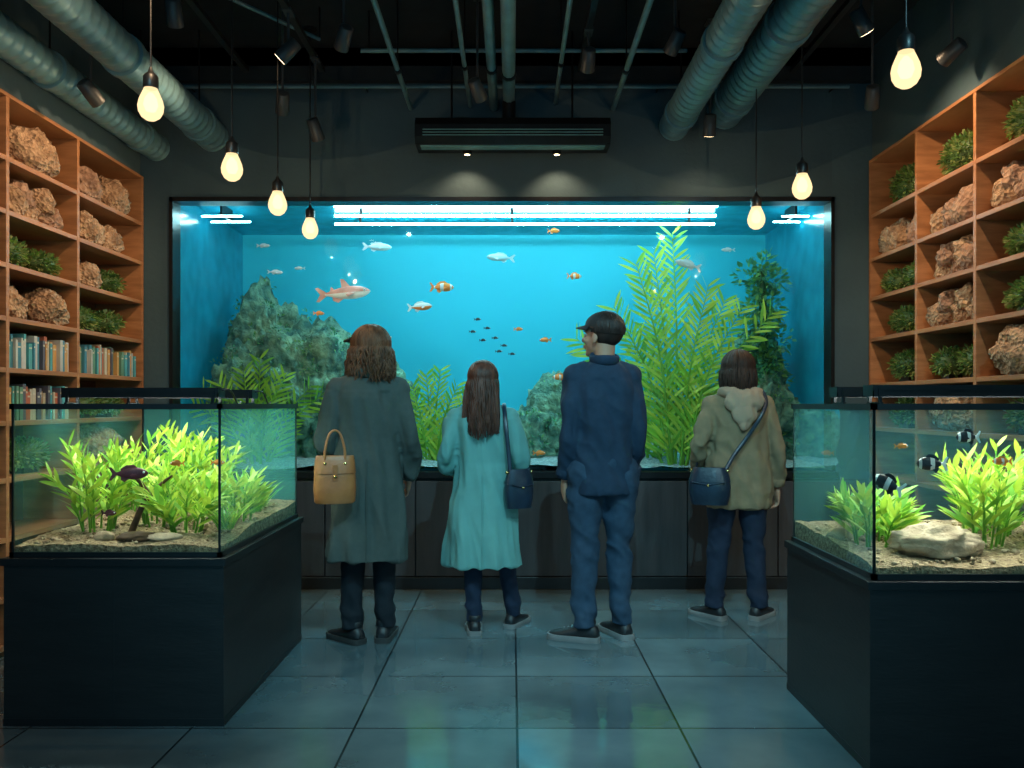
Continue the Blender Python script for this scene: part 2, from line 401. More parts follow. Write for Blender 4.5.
# ------------------------------------------------------------ fish
OR = pmat('fish_orange', (.9,.28,.03), (.8,.18,.02), .45); WH = pmat('fish_white', (.85,.85,.8), rough=.45)
SV = pmat('fish_silver', (.5,.68,.72), (.35,.5,.55), .4); PK = pmat('fish_pink', (.70,.36,.30), (.42,.19,.16), .45)
BKF = pmat('fish_black', (.02,.02,.025), rough=.4); MAR = pmat('fish_maroon', (.22,.05,.07), (.1,.02,.03), .45); EYE = pmat('fish_eye', (.01,.01,.01), rough=.1)
def fish(name, loc, L, yaw, kind='silver', pitch=0.):
    mb = MB()
    P = {'silver':(SV,SV,.13), 'orange':(OR,OR,.17), 'clown':(OR,WH,.19), 'shark':(PK,WH,.13), 'pale':(WH,OR,.16), 'black':(BKF,WH,.24), 'maroon':(MAR,BKF,.18), 'dark':(BKF,BKF,.15)}
    c1, c2, hh = P[kind]
    prof = [(.5,.02,.01),(.47,.3,.25),(.42,.55,.5),(.33,.83,.8),(.2,1,.95),(.05,.98,.9),(-.1,.8,.7),(-.22,.55,.42),(-.32,.3,.2),(-.38,.24,.1)]
    n = 14; rings = []
    for x, a, b in prof:
        rings.append([(x*L, b*hh*.55*L*math.cos(2*pi*j/n), a*hh*L*math.sin(2*pi*j/n)) for j in range(n)])
    for i in range(len(rings)-1):
        col = c1
        if kind in ('clown','black') and i in (2,5,8): col = c2
        rr = rings[i:i+2]
        if kind in ('shark','pale'):
            vs = rr[0]+rr[1]
            for j in range(n):
                k2 = (j+1) % n; dn = math.sin(2*pi*(j+.5)/n) < -.2
                mb.add([vs[j],vs[k2],vs[n+k2],vs[n+j]], [(0,1,2,3)], c2 if dn else c1)
        else: mb.loft(rr, col, False)
    mb.add(rings[0], [tuple(range(n))], c1)
    t = .012*L
    def fin(p, mt):
        k = len(p); vs = [(x*L, -t*.5+yo*L, z*L) for x,yo,z in p]+[(x*L, t*.5+yo*L, z*L) for x,yo,z in p]
        fs = [tuple(range(k)), tuple(range(2*k-1,k-1,-1))]+[(i,(i+1)%k,k+(i+1)%k,k+i) for i in range(k)]
        mb.add(vs, fs, mt, False)
    fk = c2 if kind in ('black',) else c1
    fin([(-.36,0,.04),(-.5,0,hh*1.1),(-.56,0,hh*1.0),(-.47,0,0),(-.56,0,-hh*1.0),(-.5,0,-hh*1.1),(-.36,0,-.04)], fk)
    if kind == 'shark': fin([(.12,0,hh*.9),(.0,0,hh*2.1),(-.06,0,hh*2.1),(-.05,0,hh*.75)], c1); fin([(-.18,0,hh*.5),(-.25,0,hh*1.1),(-.28,0,hh*.4)], c1)
    else: fin([(.22,0,hh*.9),(.1,0,hh*1.45),(-.1,0,hh*1.35),(-.25,0,hh*.8),(-.24,0,hh*.4)], c1)
    fin([(-.02,0,-hh*.8),(-.14,0,-hh*1.4),(-.24,0,-hh*1.0),(-.24,0,-hh*.45)], c1)
    for s in (-1,1):
        o = s*hh*.5
        fin([(.2,o,-.02),(.06,o+s*.06,-.09),(.02,o+s*.08,-.05),(.08,o+s*.03,0)], c1)
        mb.ell((.38*L, s*hh*.36*L, hh*.2*L), .022*L+.0015, WH, 8, 6); mb.ell((.385*L, s*(hh*.36*L+.009*L), hh*.2*L), .017*L, EYE, 8, 6)
    M = Matrix.Translation(loc) @ Matrix.Rotation(yaw,4,'Z') @ Matrix.Rotation(-pitch,4,'Y')
    return mb.build(name, M=M)
F = [('large_shark_like_fish',-1.24,6.3,2.10,.38,.15,'shark',.1),('silver_fish',-1.01,6.4,2.46,.21,.2,'silver',0),('silver_fish',-.09,6.4,2.38,.21,pi-.2,'silver',.1),
 ('orange_fish',-.52,6.35,2.15,.17,.1,'clown',0),('pale_fish',-.69,6.4,2.01,.18,.2,'pale',.1),('orange_fish',.47,6.4,2.24,.11,.2,'clown',0),
 ('silver_fish',1.25,6.05,2.27,.2,pi+.3,'silver',.2),('orange_fish',.31,6.3,2.56,.09,0,'orange',0),('orange_fish',.36,6.4,1.48,.11,pi,'clown',0),
 ('orange_fish',.2,6.2,.92,.09,0,'orange',0),('silver_fish',-1.87,6.4,2.47,.1,0,'silver',0),('silver_fish',-1.78,6.4,2.27,.11,.3,'silver',0),
 ('orange_fish',-1.43,6.3,1.95,.08,.3,'orange',0),('silver_fish',-1.60,6.4,2.30,.08,pi,'silver',0),('orange_fish',.25,6.4,1.76,.09,pi-.3,'orange',0),
 ('silver_fish',1.6,6.3,2.42,.1,pi,'silver',0),('silver_fish',-.95,6.4,1.78,.09,0,'pale',0),('orange_fish',.05,6.5,1.85,.07,0,'orange',0)]
for n_, x, y, z, L, yw, kd, pt in F: fish(n_, (x,y,z), L, yw, kd, pt)
for x, z in ((-.26,1.92),(-.19,1.86),(-.13,1.79),(-.22,1.76),(-.06,1.72),(-.3,1.83),(-.1,1.68),(.0,1.66)):
    fish('small_dark_fish', (x,6.5+rnd.uniform(-.1,.1),z), .055, rnd.uniform(-.4,.4), 'dark')

# ------------------------------------------------------------ counter tanks
GRAV = pmat('brown_gravel', (.52,.37,.21), (.20,.125,.065), .9, nscale=70, bump=1, bscale=80, bdist=.02)
GSIDE = glassmat('tank_glass', (.93,1,.98), .5)
GHAZE = glassmat('tank_side_glass', (.85,.99,.96), .4, .10, (.12,.46,.42))  # teal water haze is mixed into the side and back panes
GBACK = glassmat('tank_back_glass', (.74,.96,.93), .4, .26, (.12,.46,.42))
GBACK2 = glassmat('tank_back_glass_thin_haze', (.70,.90,.92), .4, .13, (.06,.24,.28))
STONE = pmat('pale_stone', (.60,.45,.30), (.36,.25,.15), .9, nscale=12, bump=.8, bscale=18, bdist=.02)
DRIFT = pmat('driftwood', (.16,.08,.04), (.08,.04,.02), .8, nscale=12, bump=.6, bscale=20)
def tank(x0, x1, y0, y1, z0, z1, bars, seed, GB):
    c = MB()
    c.box(x0-.02,x1+.02,y0-.02,y1+.02,.0,z0-.03,CAB)
    c.box(x0-.03,x1+.03,y0-.03,y1+.03,z0-.03,z0-.001,BLACK)
    c.box((x0+x1)/2-.002,(x0+x1)/2+.002,y0-.0215,y0-.019,.03,z0-.05,BLACK)
    c.box(x0-.022,x1+.022,y0-.022,y1+.022,.0,.03,BLACK)
    c.build('aquarium_cabinet', .003)
    t = MB()
    for a, b in ((z0,z0+.02),(z1-.022,z1)):
        t.box(x0-.006,x1+.006,y0-.006,y0+.012,a,b,BLACK); t.box(x0-.006,x1+.006,y1-.012,y1+.006,a,b,BLACK)
        t.box(x0-.006,x0+.012,y0-.006,y1+.006,a,b,BLACK); t.box(x1-.012,x1+.006,y0-.006,y1+.006,a,b,BLACK)
    for x in (x0,x1-.008):
        for y in (y0,y1-.008): t.box(x,x+.008,y,y+.008,z0,z1,BLACK)
    def q(a,b,c_,d,mt): t.add([a,b,c_,d], [(0,1,2,3)], mt, False)
    q((x0,y0,z0),(x1,y0,z0),(x1,y0,z1),(x0,y0,z1),GSIDE); q((x0,y1,z0),(x1,y1,z0),(x1,y1,z1),(x0,y1,z1),GB)
    q((x0,y0,z0),(x0,y1,z0),(x0,y1,z1),(x0,y0,z1),GHAZE); q((x1,y0,z0),(x1,y1,z0),(x1,y1,z1),(x1,y0,z1),GHAZE)
    t.box(x0+.002,x1-.002,y0+.002,y1-.002,z0,z0+.012,BLACK)
    nx=ny=40; vs=[]; fs=[]
    for j in range(ny+1):
        for i in range(nx+1):
            x=x0+.006+(x1-x0-.012)*i/nx; y=y0+.006+(y1-y0-.012)*j/ny
            vs.append((x,y,z0+.045+.05*j/ny+.02*noise.noise(Vector((x*4,y*4,seed)))+.006*noise.noise(Vector((x*30,y*30,seed)))))
    for j in range(ny):
        for i in range(nx):
            a=j*(nx+1)+i; fs.append((a,a+1,a+nx+2,a+nx+1))
    t.add(vs, fs, GRAV)
    for j in range(nx):
        a, b = vs[j], vs[j+1]; t.add([(a[0],a[1],z0+.012),(b[0],b[1],z0+.012),b,a],[(0,1,2,3)],GRAV)
        for e in (0, nx):
            a, b = vs[j*(nx+1)+e], vs[(j+1)*(nx+1)+e]; t.add([(a[0],a[1],z0+.012),(b[0],b[1],z0+.012),b,a],[(0,1,2,3)],GRAV)
    r_ = random.Random(seed)
    for _ in range(260):
        x=r_.uniform(x0+.03,x1-.03); y=r_.uniform(y0+.02,y1-.05); zz=z0+.05+.05*(y-y0)/(y1-y0)
        s=r_.uniform(.004,.011); rock(t,(x,y,zz),(s,s,s*.7),r_.random()*9,STONE if r_.random()<.6 else GRAV,2,.2)
    t.build('glass_aquarium')
    for bx0,bx1,by in bars:
        l = MB(); zb = z1+.035
        l.box(bx0,bx1,by-.045,by+.045,zb+.012,zb+.035,BLKMET)
        l.box(bx0,bx1,by-.045,by-.041,zb-.008,zb+.013,BLKMET); l.box(bx0,bx1,by+.041,by+.045,zb-.008,zb+.013,BLKMET)
        l.box(bx0,bx0+.004,by-.045,by+.045,zb-.008,zb+.013,BLKMET); l.box(bx1-.004,bx1,by-.045,by+.045,zb-.008,zb+.013,BLKMET)
        l.box(bx0+.03,bx1-.03,by-.03,by+.03,zb+.010,zb+.0125,LEDW)
        for x in (bx0+.02,bx1-.03):
            l.box(x,x+.012,by-.05,by-.04,z1,z1+.06,BLKMET); l.box(x,x+.012,by+.04,by+.05,z1,z1+.06,BLKMET)
            l.box(x,x+.012,by-.06,by+.06,z1,z1+.006,BLKMET)
        l.tube(cr([(bx1-.02,by,z1+.055),(bx1+.03,by+.02,z1+.06),(bx1+.03,by+.12,z1-.0),(bx1+.02,by+.2,z1+.01)],12), .004, BLACK, 5)
        l.build('aquarium_light_bar')
LT = (-1.99,-1.16,3.38,4.58,.665,1.275)
tank(*LT, [(-1.95,-1.27,3.72),(-1.9,-1.27,4.2)], 3, GBACK)
RT = (1.25,2.3,2.94,3.78,.665,1.275)
tank(*RT, [(1.34,2.2,3.2),(1.34,2.2,3.55)], 5, GBACK2)

def wplant(name, c, h, sp, nst, nl, LL, LW, mts):
    mb = MB(); stemplant(mb, c, h, sp, nst, nl, LL, LW, mts, G2, .35, .9); return mb.build(name)
for (x,y,h,sp,ns) in ((-1.80,3.70,.46,.14,14),(-1.85,4.2,.47,.10,11),(-1.60,3.85,.38,.14,12),(-1.55,4.25,.46,.13,11),(-1.40,3.66,.28,.14,14),(-1.28,3.95,.25,.08,11),(-1.68,4.4,.48,.12,9)):
    wplant('bright_leafy_water_plant', (x,y,.725), h, sp, ns, 17, .115, .019, [G1,GY,GY,G2])
m = MB()
for c0 in ((-1.27,4.2),(-1.33,4.38),(-1.22,3.62)):
    for k in range(70):
        a = rnd.uniform(0,2*pi); leaf(m, (c0[0]+rnd.uniform(-.03,.03),c0[1]+rnd.uniform(-.03,.03),.74), (math.cos(a)*.5,math.sin(a)*.7,1), rnd.uniform(.08,.19), .008, rnd.choice([G1,G2,GY]), .7)
m.build('grassy_water_plant')
m = MB(); rock(m,(-1.54,3.5,.728),(.08,.05,.018),21,DRIFT,3); rock(m,(-1.68,3.50,.728),(.035,.03,.02),22,STONE,3); rock(m,(-1.42,3.48,.728),(.06,.04,.018),23,STONE,3)
m.build('aquarium_stones')
m = MB(); m.tube(cr([(-1.62,3.62,.73),(-1.56,3.6,.85),(-1.50,3.63,.93),(-1.44,3.6,.97)],14), [.015*(1-.05*i) for i in range(15)], DRIFT, 8)
m.tube(cr([(-1.54,3.61,.89),(-1.58,3.58,.96),(-1.63,3.56,.98)],6), [.010,.009,.009,.008,.007,.006,.004], DRIFT, 7); m.build('driftwood_branch')
fish('maroon_fish',(-1.56,3.47,.99),.14,.3,'maroon'); fish('orange_fish',(-1.38,3.5,1.03),.06,pi,'orange'); fish('orange_fish',(-1.28,3.7,1.02),.06,0,'orange'); fish('maroon_fish',(-1.64,3.46,.83),.06,0,'maroon')
for (x,y,h,sp,ns) in ((1.40,3.30,.24,.10,14),(1.50,3.5,.2,.1,10),(1.82,3.28,.42,.16,17),(1.98,3.5,.44,.13,13),(2.1,3.22,.40,.12,13)):
    wplant('bright_leafy_water_plant', (x,y,.725), h, sp, ns, 14, .115, .020, [G1,GY,GY,G2])
m = MB(); rock(m,(1.56,3.13,.765),(.13,.085,.055),31,STONE,4,.4,1.8,None,.12); rock(m,(1.69,3.14,.74),(.045,.04,.03),32,STONE,3); rock(m,(1.32,3.4,.745),(.05,.05,.03),33,STONE,3)
m.build('aquarium_stones')
fish('striped_fish',(1.50,3.04,1.06),.10,pi-.2,'black'); fish('striped_fish',(1.64,3.06,1.155),.085,pi,'black'); fish('orange_fish',(1.74,3.02,1.07),.07,pi,'clown'); fish('orange_fish',(1.42,3.1,1.12),.05,0,'orange')
fish('striped_fish',(1.36,3.08,.985),.11,pi/2+.9,'black',.4)

# ------------------------------------------------------------ shelves
def shelf(x0, x1, ys, zs, front, zt):
    mb = MB(); y0, y1 = ys[0], ys[-1]
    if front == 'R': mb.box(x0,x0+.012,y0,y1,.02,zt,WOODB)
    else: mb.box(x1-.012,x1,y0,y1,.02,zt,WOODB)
    for y in ys: mb.box(x0,x1,y-.014,y+.014,0,zt,WOOD)
    for z in zs: 
        for a, b in zip(ys[:-1], ys[1:]): mb.box(x0+.001,x1-.001,a+.014,b-.014,z-.026,z,WOOD)
    mb.box(x0,x1,y0-.014,y1+.014,zt,zt+.02,WOOD)
    return mb.build('display_shelf', .002)
LZ = [2.53,2.26,1.99,1.72,1.46,1.19,.9,.6,.3,.06]; LY = [2.9,3.6,4.3,5.0,5.87]
RZ = [2.58,2.28,2.01,1.73,1.42,1.12,.8,.5,.06]; RY = [3.2,3.88,4.54,5.2,5.87]
shelf(-2.88,-2.55,LY,LZ,'R',2.83); shelf(2.47,2.81,RY,RZ,'L',2.94)
CORAL = pmat('porous_coral_rock', (.50,.33,.21), (.24,.14,.08), .9, nscale=14, bump=1, bscale=45, bdist=.02, voro=True)
CORAL2 = pmat('brown_coral_rock', (.40,.25,.17), (.20,.11,.075), .9, nscale=14, bump=1, bscale=36, bdist=.02, voro=True)
SG = [lm('shelf_leaf_green', (.18,.34,.07)), lm('shelf_leaf_olive', (.34,.42,.15)), lm('shelf_leaf_dark', (.10,.21,.06))]
GCORE = pmat('moss_core', (.06,.13,.035))
BK = [pmat('book_%d'%i, c, rough=.6) for i, c in enumerate([(.05,.22,.32),(.08,.35,.4),(.5,.45,.35),(.45,.12,.06),(.1,.1,.14),(.55,.3,.1),(.12,.28,.2),(.5,.5,.48)])]
PAGE = pmat('book_pages', (.6,.55,.45))
def items(kind, xc, ya, yb, z, ceilz):
    H = ceilz-z-.04; mb = MB(); yc = (ya+yb)/2
    sd = rnd.uniform(0,50)
    if kind == 'coral1':
        rr = min(.135,H*.55); rock(mb,(xc,yc,z+rr*.85),(rr*1.05,rr*1.6,rr),sd,CORAL,4,.22,2,-.85,.12); return mb.build('coral_rock')
    if kind == 'coral2':
        for k, o in enumerate((-.18,.16)):
            rr = min(.125,H*.52)*rnd.uniform(.85,1); rock(mb,(xc+rnd.uniform(-.03,.03),yc+o,z+rr*.82),(rr,rr*1.3,rr),sd+k*7,rnd.choice([CORAL,CORAL2]),4,.25,2,-.82,.12)
        return mb.build('coral_rock_pair')
    if kind == 'coral3':
        for k, (o, u, q) in enumerate(((-.18,0,.10),(.0,0,.1),(.18,0,.09),(-.08,.1,.075),(.1,.1,.07))):
            rr = min(q, H*.44); rock(mb,(xc+rnd.uniform(-.03,.05),yc+o,z+rr*.8+u*H/.27),(rr,rr*1.15,rr),sd+k*5,rnd.choice([CORAL,CORAL2]),3,.35,2.2,-.8,.14)
        return mb.build('branching_coral_cluster')
    if kind == 'plant1':
        bush(mb,(xc,yc,z+H*.42),(.11,.2,H*.42),900,.032,.016,SG,GCORE); mb.box(xc-.05,xc+.05,yc-.07,yc+.07,z,z+.03,BLACK); return mb.build('potted_moss_plant')
    if kind == 'plant2':
        for o in (-.16,.15):
            h2 = H*rnd.uniform(.34,.43); bush(mb,(xc,yc+o,z+h2),(.11,.14,h2),550,.03,.015,SG,GCORE); mb.box(xc-.04,xc+.04,yc+o-.04,yc+o+.04,z,z+.03,BLACK)
        return mb.build('potted_moss_plants')
    if kind == 'mix':
        h2 = H*.38; bush(mb,(xc,yc+.16,z+h2),(.11,.14,h2),550,.03,.015,SG,GCORE); rr=.09; rock(mb,(xc,yc-.13,z+rr*.8),(rr,rr*1.3,rr),sd,CORAL,4,.22,2,-.8,.12)
        mb.box(xc-.04,xc+.04,yc+.12,yc+.2,z,z+.03,BLACK); return mb.build('moss_plant_and_coral')
    if kind == 'books':
        y = ya+.03
        while y < yb-.07:
            t = rnd.uniform(.016,.036); h = H*rnd.uniform(.70,.97); d = rnd.uniform(.09,.12); b = rnd.choice(BK)
            mb.box(xc-d,xc+d,y,y+t-.001,z,z+h,b); mb.box(xc+d,xc+d+.0006,y+.003,y+t-.004,z+h*.80,z+h*.86,PAGE); y += t
        return mb.build('book_row')
LC = {3:['coral2','coral2','mix','plant2','books','plant2','coral1'],
      2:['coral1','coral3','plant2','coral2','books','books','plant1'],
      1:['coral1','coral3','plant1','coral1','plant1','books','coral1']}
for c_, ks in LC.items():
    tops = [2.83]+LZ
    for i, kd in enumerate(ks): items(kd, -2.68, LY[c_], LY[c_+1], LZ[i], tops[i]-.026)
RC = {3:['plant1','coral2','plant2','plant1','plant1','plant1'], 2:['plant1','coral3','coral3','coral3','plant2','coral1'], 1:['plant1','coral3','plant1','plant1','coral1','plant1']}
for c_, ks in RC.items():
    tops = [2.94]+RZ
    for i, kd in enumerate(ks): items(kd, 2.60, RY[c_], RY[c_+1], RZ[i], tops[i]-.026)

# ------------------------------------------------------------ ceiling services
def duct(name, x, z, r, y0, y1):
    mb = MB(); pts=[]; rad=[]; y=y0; k=0
    while y <= y1:
        pts.append((x,y,z)); rad.append(r+(.009 if k%4 in (0,1) else 0)); y += .02; k += 1
    mb.tube(pts, rad, DUCT, 24)
    for yy in np.arange(y0+.4, y1, 1.1):
        mb.tube([(x,yy,z),(x,yy+.05,z)], r+.018, DUCT, 24); mb.tube([(x,yy+.025,z+r),(x,yy+.025,3.75)], .006, BLKMET, 6)
    mb.build(name)
duct('ventilation_duct',1.12,3.2,.095,-1.4,5.88); duct('ventilation_duct',1.47,3.3,.115,-1.4,5.88)
duct('ventilation_duct',-2.07,3.13,.10,-1.4,5.88); duct('ventilation_duct',-2.46,3.05,.085,-1.4,5.88)
for x, z, r in ((-.7,3.32,.016),(-.29,3.34,.014),(-.125,3.33,.03),(-.02,3.3,.04),(.3,3.36,.014),(.7,3.32,.018)):
    mb = MB(); mb.tube([(x,-1.4,z),(x,5.88,z)], r, PIPE, 10)
    for yy in (1.0,3.2,5.2): mb.tube([(x,yy,z),(x,yy,3.75)], .005, BLKMET, 6); mb.tube([(x,yy-.02,z),(x,yy+.02,z)], r+.006, BLKMET, 10)
    mb.build('ceiling_pipe')
mb = MB(); mb.tube([(-.95,5.35,3.5),(1.1,5.35,3.5)], .014, PIPE, 8)
for x in (-.9,1.05): mb.tube([(x,5.35,3.5),(x,5.35,3.75)], .006, BLKMET, 6)
mb.build('conduit_pipe')
mb = MB(); mb.tube([(-2.3,5.80,3.44),(2.3,5.80,3.44)], .012, PIPE, 8)
for x in (-2.2,-1,0,1,2.2): mb.tube([(x,5.80,3.44),(x,5.89,3.44)], .006, BLKMET, 6)
mb.build('conduit_pipe')
mb = MB(); mb.tube([(-2.2,3.9,3.55),(-1.2,5.3,3.55)], .012, PIPE, 8); mb.tube([(-2.2,3.9,3.55),(-2.2,3.9,3.75)], .006, BLKMET, 6); mb.tube([(-1.2,5.3,3.55),(-1.2,5.3,3.75)], .006, BLKMET, 6); mb.build('conduit_pipe')
for x in (-1.25,1.85,-1.75,.45):
    mb = MB(); mb.box(x-.018,x+.018,0,5.6,3.46,3.49,BLACK)
    for yy in (.5,2.5,4.5): mb.tube([(x,yy,3.48),(x,yy,3.75)], .005, BLKMET, 6)
    mb.build('lighting_track')
TEALV = pmat('teal_vent', (.12,.28,.3), rough=.4)
LENS_W = emat('warm_lens', (1,.72,.4), 9); LENS_OFF = pmat('dark_lens', (.05,.07,.08), rough=.1)
def addlight(nm, typ, loc, e, col, par, aim=None, size=1.2, blend=.7, rad=.02):
    l = bpy.data.lights.new(nm, typ); l.energy = e; l.color = col; l.shadow_soft_size = rad
    if typ == 'SPOT': l.spot_size = size; l.spot_blend = blend
    o = bpy.data.objects.new(nm, l); sc.collection.objects.link(o); o.location = loc
    if aim: o.rotation_euler = (Vector(aim)-Vector(loc)).to_track_quat('-Z','Y').to_euler()
    if par: child(o, par)
mb = MB(); dz = -.07
prof = [(5.50,3.08),(5.50,3.16),(5.53,3.21),(5.75,3.21),(5.78,3.16),(5.78,3.08),(5.74,3.04),(5.54,3.04)]
mb.loft([[(x,a,b+dz) for a,b in prof] for x in (-.63,.64)], BLKMET, True, False)
for k in range(3): mb.box(-.58,.59,5.497,5.502,3.085+k*.018+dz,3.092+k*.018+dz,TEALV)
mb.box(-.6,.61,5.56,5.64,3.032+dz,3.041+dz,TEALV)
for x in (-.4,.4): mb.tube([(x,5.64,3.2+dz),(x,5.64,3.75)], .008, BLKMET, 6)
for x in (-.3,.3):  # invented lens fittings, put in as source of the warm wall glow
    mb.tube([(x,5.70,3.041+dz),(x,5.70,3.018+dz)], .032, BLKMET, 14); mb.tube([(x,5.70,3.019+dz),(x,5.70,3.0175+dz)], .018, LENS_W, 14)
mb.tube([(-.02,5.64,3.12),(-.02,5.64,3.28)], .045, BLKMET, 12)
ac = mb.build('air_conditioner_unit', .004)
for x in (-.3,.3): addlight('added_wall_glow_lamp','SPOT',(x,5.70,3.01+dz),8,(1,.66,.38),ac,(x*1.1,5.92,2.5),1.9)  # added lamps that throw the warm glow on the wall

def spot(loc, aim, e=0, col=(1,.75,.5), size=1.2, top=3.47):
    loc = Vector(loc); d = (Vector(aim)-loc).normalized(); mb = MB()
    mb.tube([loc-d*.07,loc-d*.065,loc+d*.06,loc+d*.065], [.025,.038,.043,.043], SPOTB, 16)
    mb.tube([loc+d*.0655,loc+d*.067], .036, LENS_W if e else LENS_OFF, 16)
    mb.tube([loc,(loc.x,loc.y,top)], .008, SPOTB, 8); mb.box(loc.x-.025,loc.x+.025,loc.y-.05,loc.y+.05,top-.012,top+.004,SPOTB)
    o = mb.build('track_spotlight')
    if e: addlight('spotlight_lamp','SPOT',loc+d*.075,e,col,o,aim,size)
    return o
WS = (1,.66,.38)
spot((-1.25,4.75,3.25),(-2.7,5.0,2.0),58,WS,1.5); spot((1.85,4.5,3.30),(2.75,4.9,2.0),54,WS,1.6)
spot((-1.25,3.2,3.34),(-2.7,4.2,1.7),46,WS,1.5); spot((1.85,3.0,3.34),(2.7,4.1,1.7),40,WS,1.5)
spot((-1.39,5.15,3.10),(-1.6,5.8,2.6),top=3.75); spot((-1.25,5.4,3.02),(-1.1,5.85,2.4)); spot((-.93,4.7,3.30),(-1.2,5.2,2.9),top=3.75)
spot((-.21,5.15,3.18),(-.05,5.5,2.9),top=3.75); spot((.93,4.85,3.34),(.7,5.3,2.9),top=3.75); spot((1.28,5.5,3.08),(1.3,5.85,2.4),4,WS,1.8,top=3.75)
spot((2.12,5.0,3.08),(2.3,5.5,2.6),top=3.75); spot((2.33,4.5,3.14),(2.1,5.0,2.9),top=3.75); spot((.45,5.0,3.30),(.45,5.9,2.6)); spot((-2.28,4.6,2.96),(-2.1,5.1,2.6),top=3.75)
spot((-1.75,4.4,3.3),(-1.9,5,2.6)); spot((1.85,3.7,3.30),(2.1,4.4,2.6))
CYAN_FILL = (.34,.84,1.0)
spot((-1.25,1.6,3.36),(-.6,4.8,1.0),90,CYAN_FILL,1.1); spot((1.85,1.4,3.36),(.9,4.9,1.0),90,CYAN_FILL,1.1); spot((.45,1.8,3.36),(.2,4.8,0),210,CYAN_FILL,1.15)  # unseen heads added as cyan fill on the people and floor
spot((-1.75,1.2,3.36),(-1.7,3.6,.4),34,(.7,.8,.85),1.1); spot((1.85,.8,3.36),(1.7,3.1,.4),28,(.7,.8,.85),1.1)

# pendants
BULB = emat('bulb_glow', (1.,.70,.36), 1.35, .25); CORE = emat('bulb_core', (1,.80,.5), 2.0)
for x, y, z in ((-1.53,3.6,2.54),(-1.40,4.25,2.455),(-1.34,4.86,2.42),(-1.33,5.6,2.43),(1.46,3.15,2.51),(1.57,4.6,2.45),(1.48,5.15,2.40)):
    mb = MB(); top = 3.74 if x < 0 else 3.21
    mb.lathe([(.0,-.066),(.02,-.063),(.038,-.05),(.050,-.028),(.053,-.004),(.048,.02),(.038,.045),(.029,.065),(.026,.078)], (x,y,z), BULB, 20)
    mb.lathe([(.0,-.03),(.02,-.025),(.03,0),(.024,.03),(.01,.05),(0,.055)], (x,y,z), CORE, 14)
    mb.lathe([(.029,.07),(.031,.075),(.031,.12),(.024,.13),(.012,.14),(.006,.16)], (x,y,z), BLACK, 16)
    mb.tube([(x,y,z+.15),(x,y,top)], .0045, BLACK, 6)
    if x < 0: mb.lathe([(.045,3.73-z),(.045,3.75-z)], (x,y,z), BLACK, 16)
    o = mb.build('pendant_bulb_lamp')
    addlight('pendant_bulb_light','POINT',(x,y,z-.075),7,(1,.66,.34),o,rad=0.)

# ------------------------------------------------------------ people
SKIN = pmat('skin', (.48,.26,.17), (.42,.21,.14), .5); LIP = pmat('lips', (.38,.12,.1), rough=.4)
HAIRB = pmat('brown_hair', (.15,.060,.028), (.055,.022,.011), .55, nscale=40, stretch=(1,1,.1), spec=.3); HAIRD = pmat('dark_hair', (.035,.02,.016), (.014,.009,.008), .5, nscale=40, stretch=(1,1,.1), spec=.3)
HAIRR = pmat('auburn_hair', (.12,.042,.026), (.045,.016,.01), .5, nscale=40, stretch=(1,1,.1), spec=.3); HAIRK = pmat('dark_brown_hair', (.055,.026,.017), (.022,.012,.009), .55, nscale=40, stretch=(1,1,.1), spec=.25)
COATG = pmat('grey_green_wool', (.062,.076,.070), (.055,.068,.063), .9, nscale=30, bump=.15, bscale=200, spec=.2, bdist=.004)
COATT = pmat('seafoam_coat', (.14,.34,.315), (.13,.31,.29), .75, nscale=12, bump=.1, bscale=150, spec=.25, bdist=.004)
NAVY = pmat('navy_shirt', (.018,.038,.070), (.015,.032,.06), .8, nscale=30, bump=.12, bscale=180, spec=.25, bdist=.004)
OLIVE = pmat('olive_tan_jacket', (.25,.19,.115), (.215,.165,.10), .85, nscale=20, bump=.15, bscale=150, spec=.2, bdist=.004)
HOODIN = pmat('hood_lining', (.40,.29,.20), (.33,.235,.16), .9, bump=.2, bscale=120, bdist=.004)
JEAN = pmat('blue_denim', (.032,.062,.105), (.024,.047,.08), .85, nscale=18, bump=.15, bscale=200, spec=.2, bdist=.004)
JEAND = pmat('dark_denim', (.016,.026,.05), (.012,.02,.04), .85, nscale=18, bump=.15, bscale=200, spec=.2, bdist=.004)
BPANT = pmat('black_trousers', (.013,.017,.023), rough=.85, spec=.2)
SHOE = pmat('black_shoe', (.014,.015,.018), rough=.45); SOLEW = pmat('pale_sole', (.22,.22,.22), rough=.6); SOLED = pmat('dark_sole', (.03,.03,.03), rough=.7)
EYEW = pmat('eye_white', (.7,.7,.68), rough=.2); CAPM = pmat('black_cap_cloth', (.015,.018,.022), rough=.8)
TAN = pmat('tan_leather', (.40,.145,.045), (.30,.10,.03), .42, nscale=10, bump=.2, bscale=60); NLEA = pmat('navy_leather', (.015,.03,.055), (.01,.02,.035), .35, bump=.2, bscale=50)
BRASS = pmat('brass', (.7,.5,.2), rough=.25, metal=1)

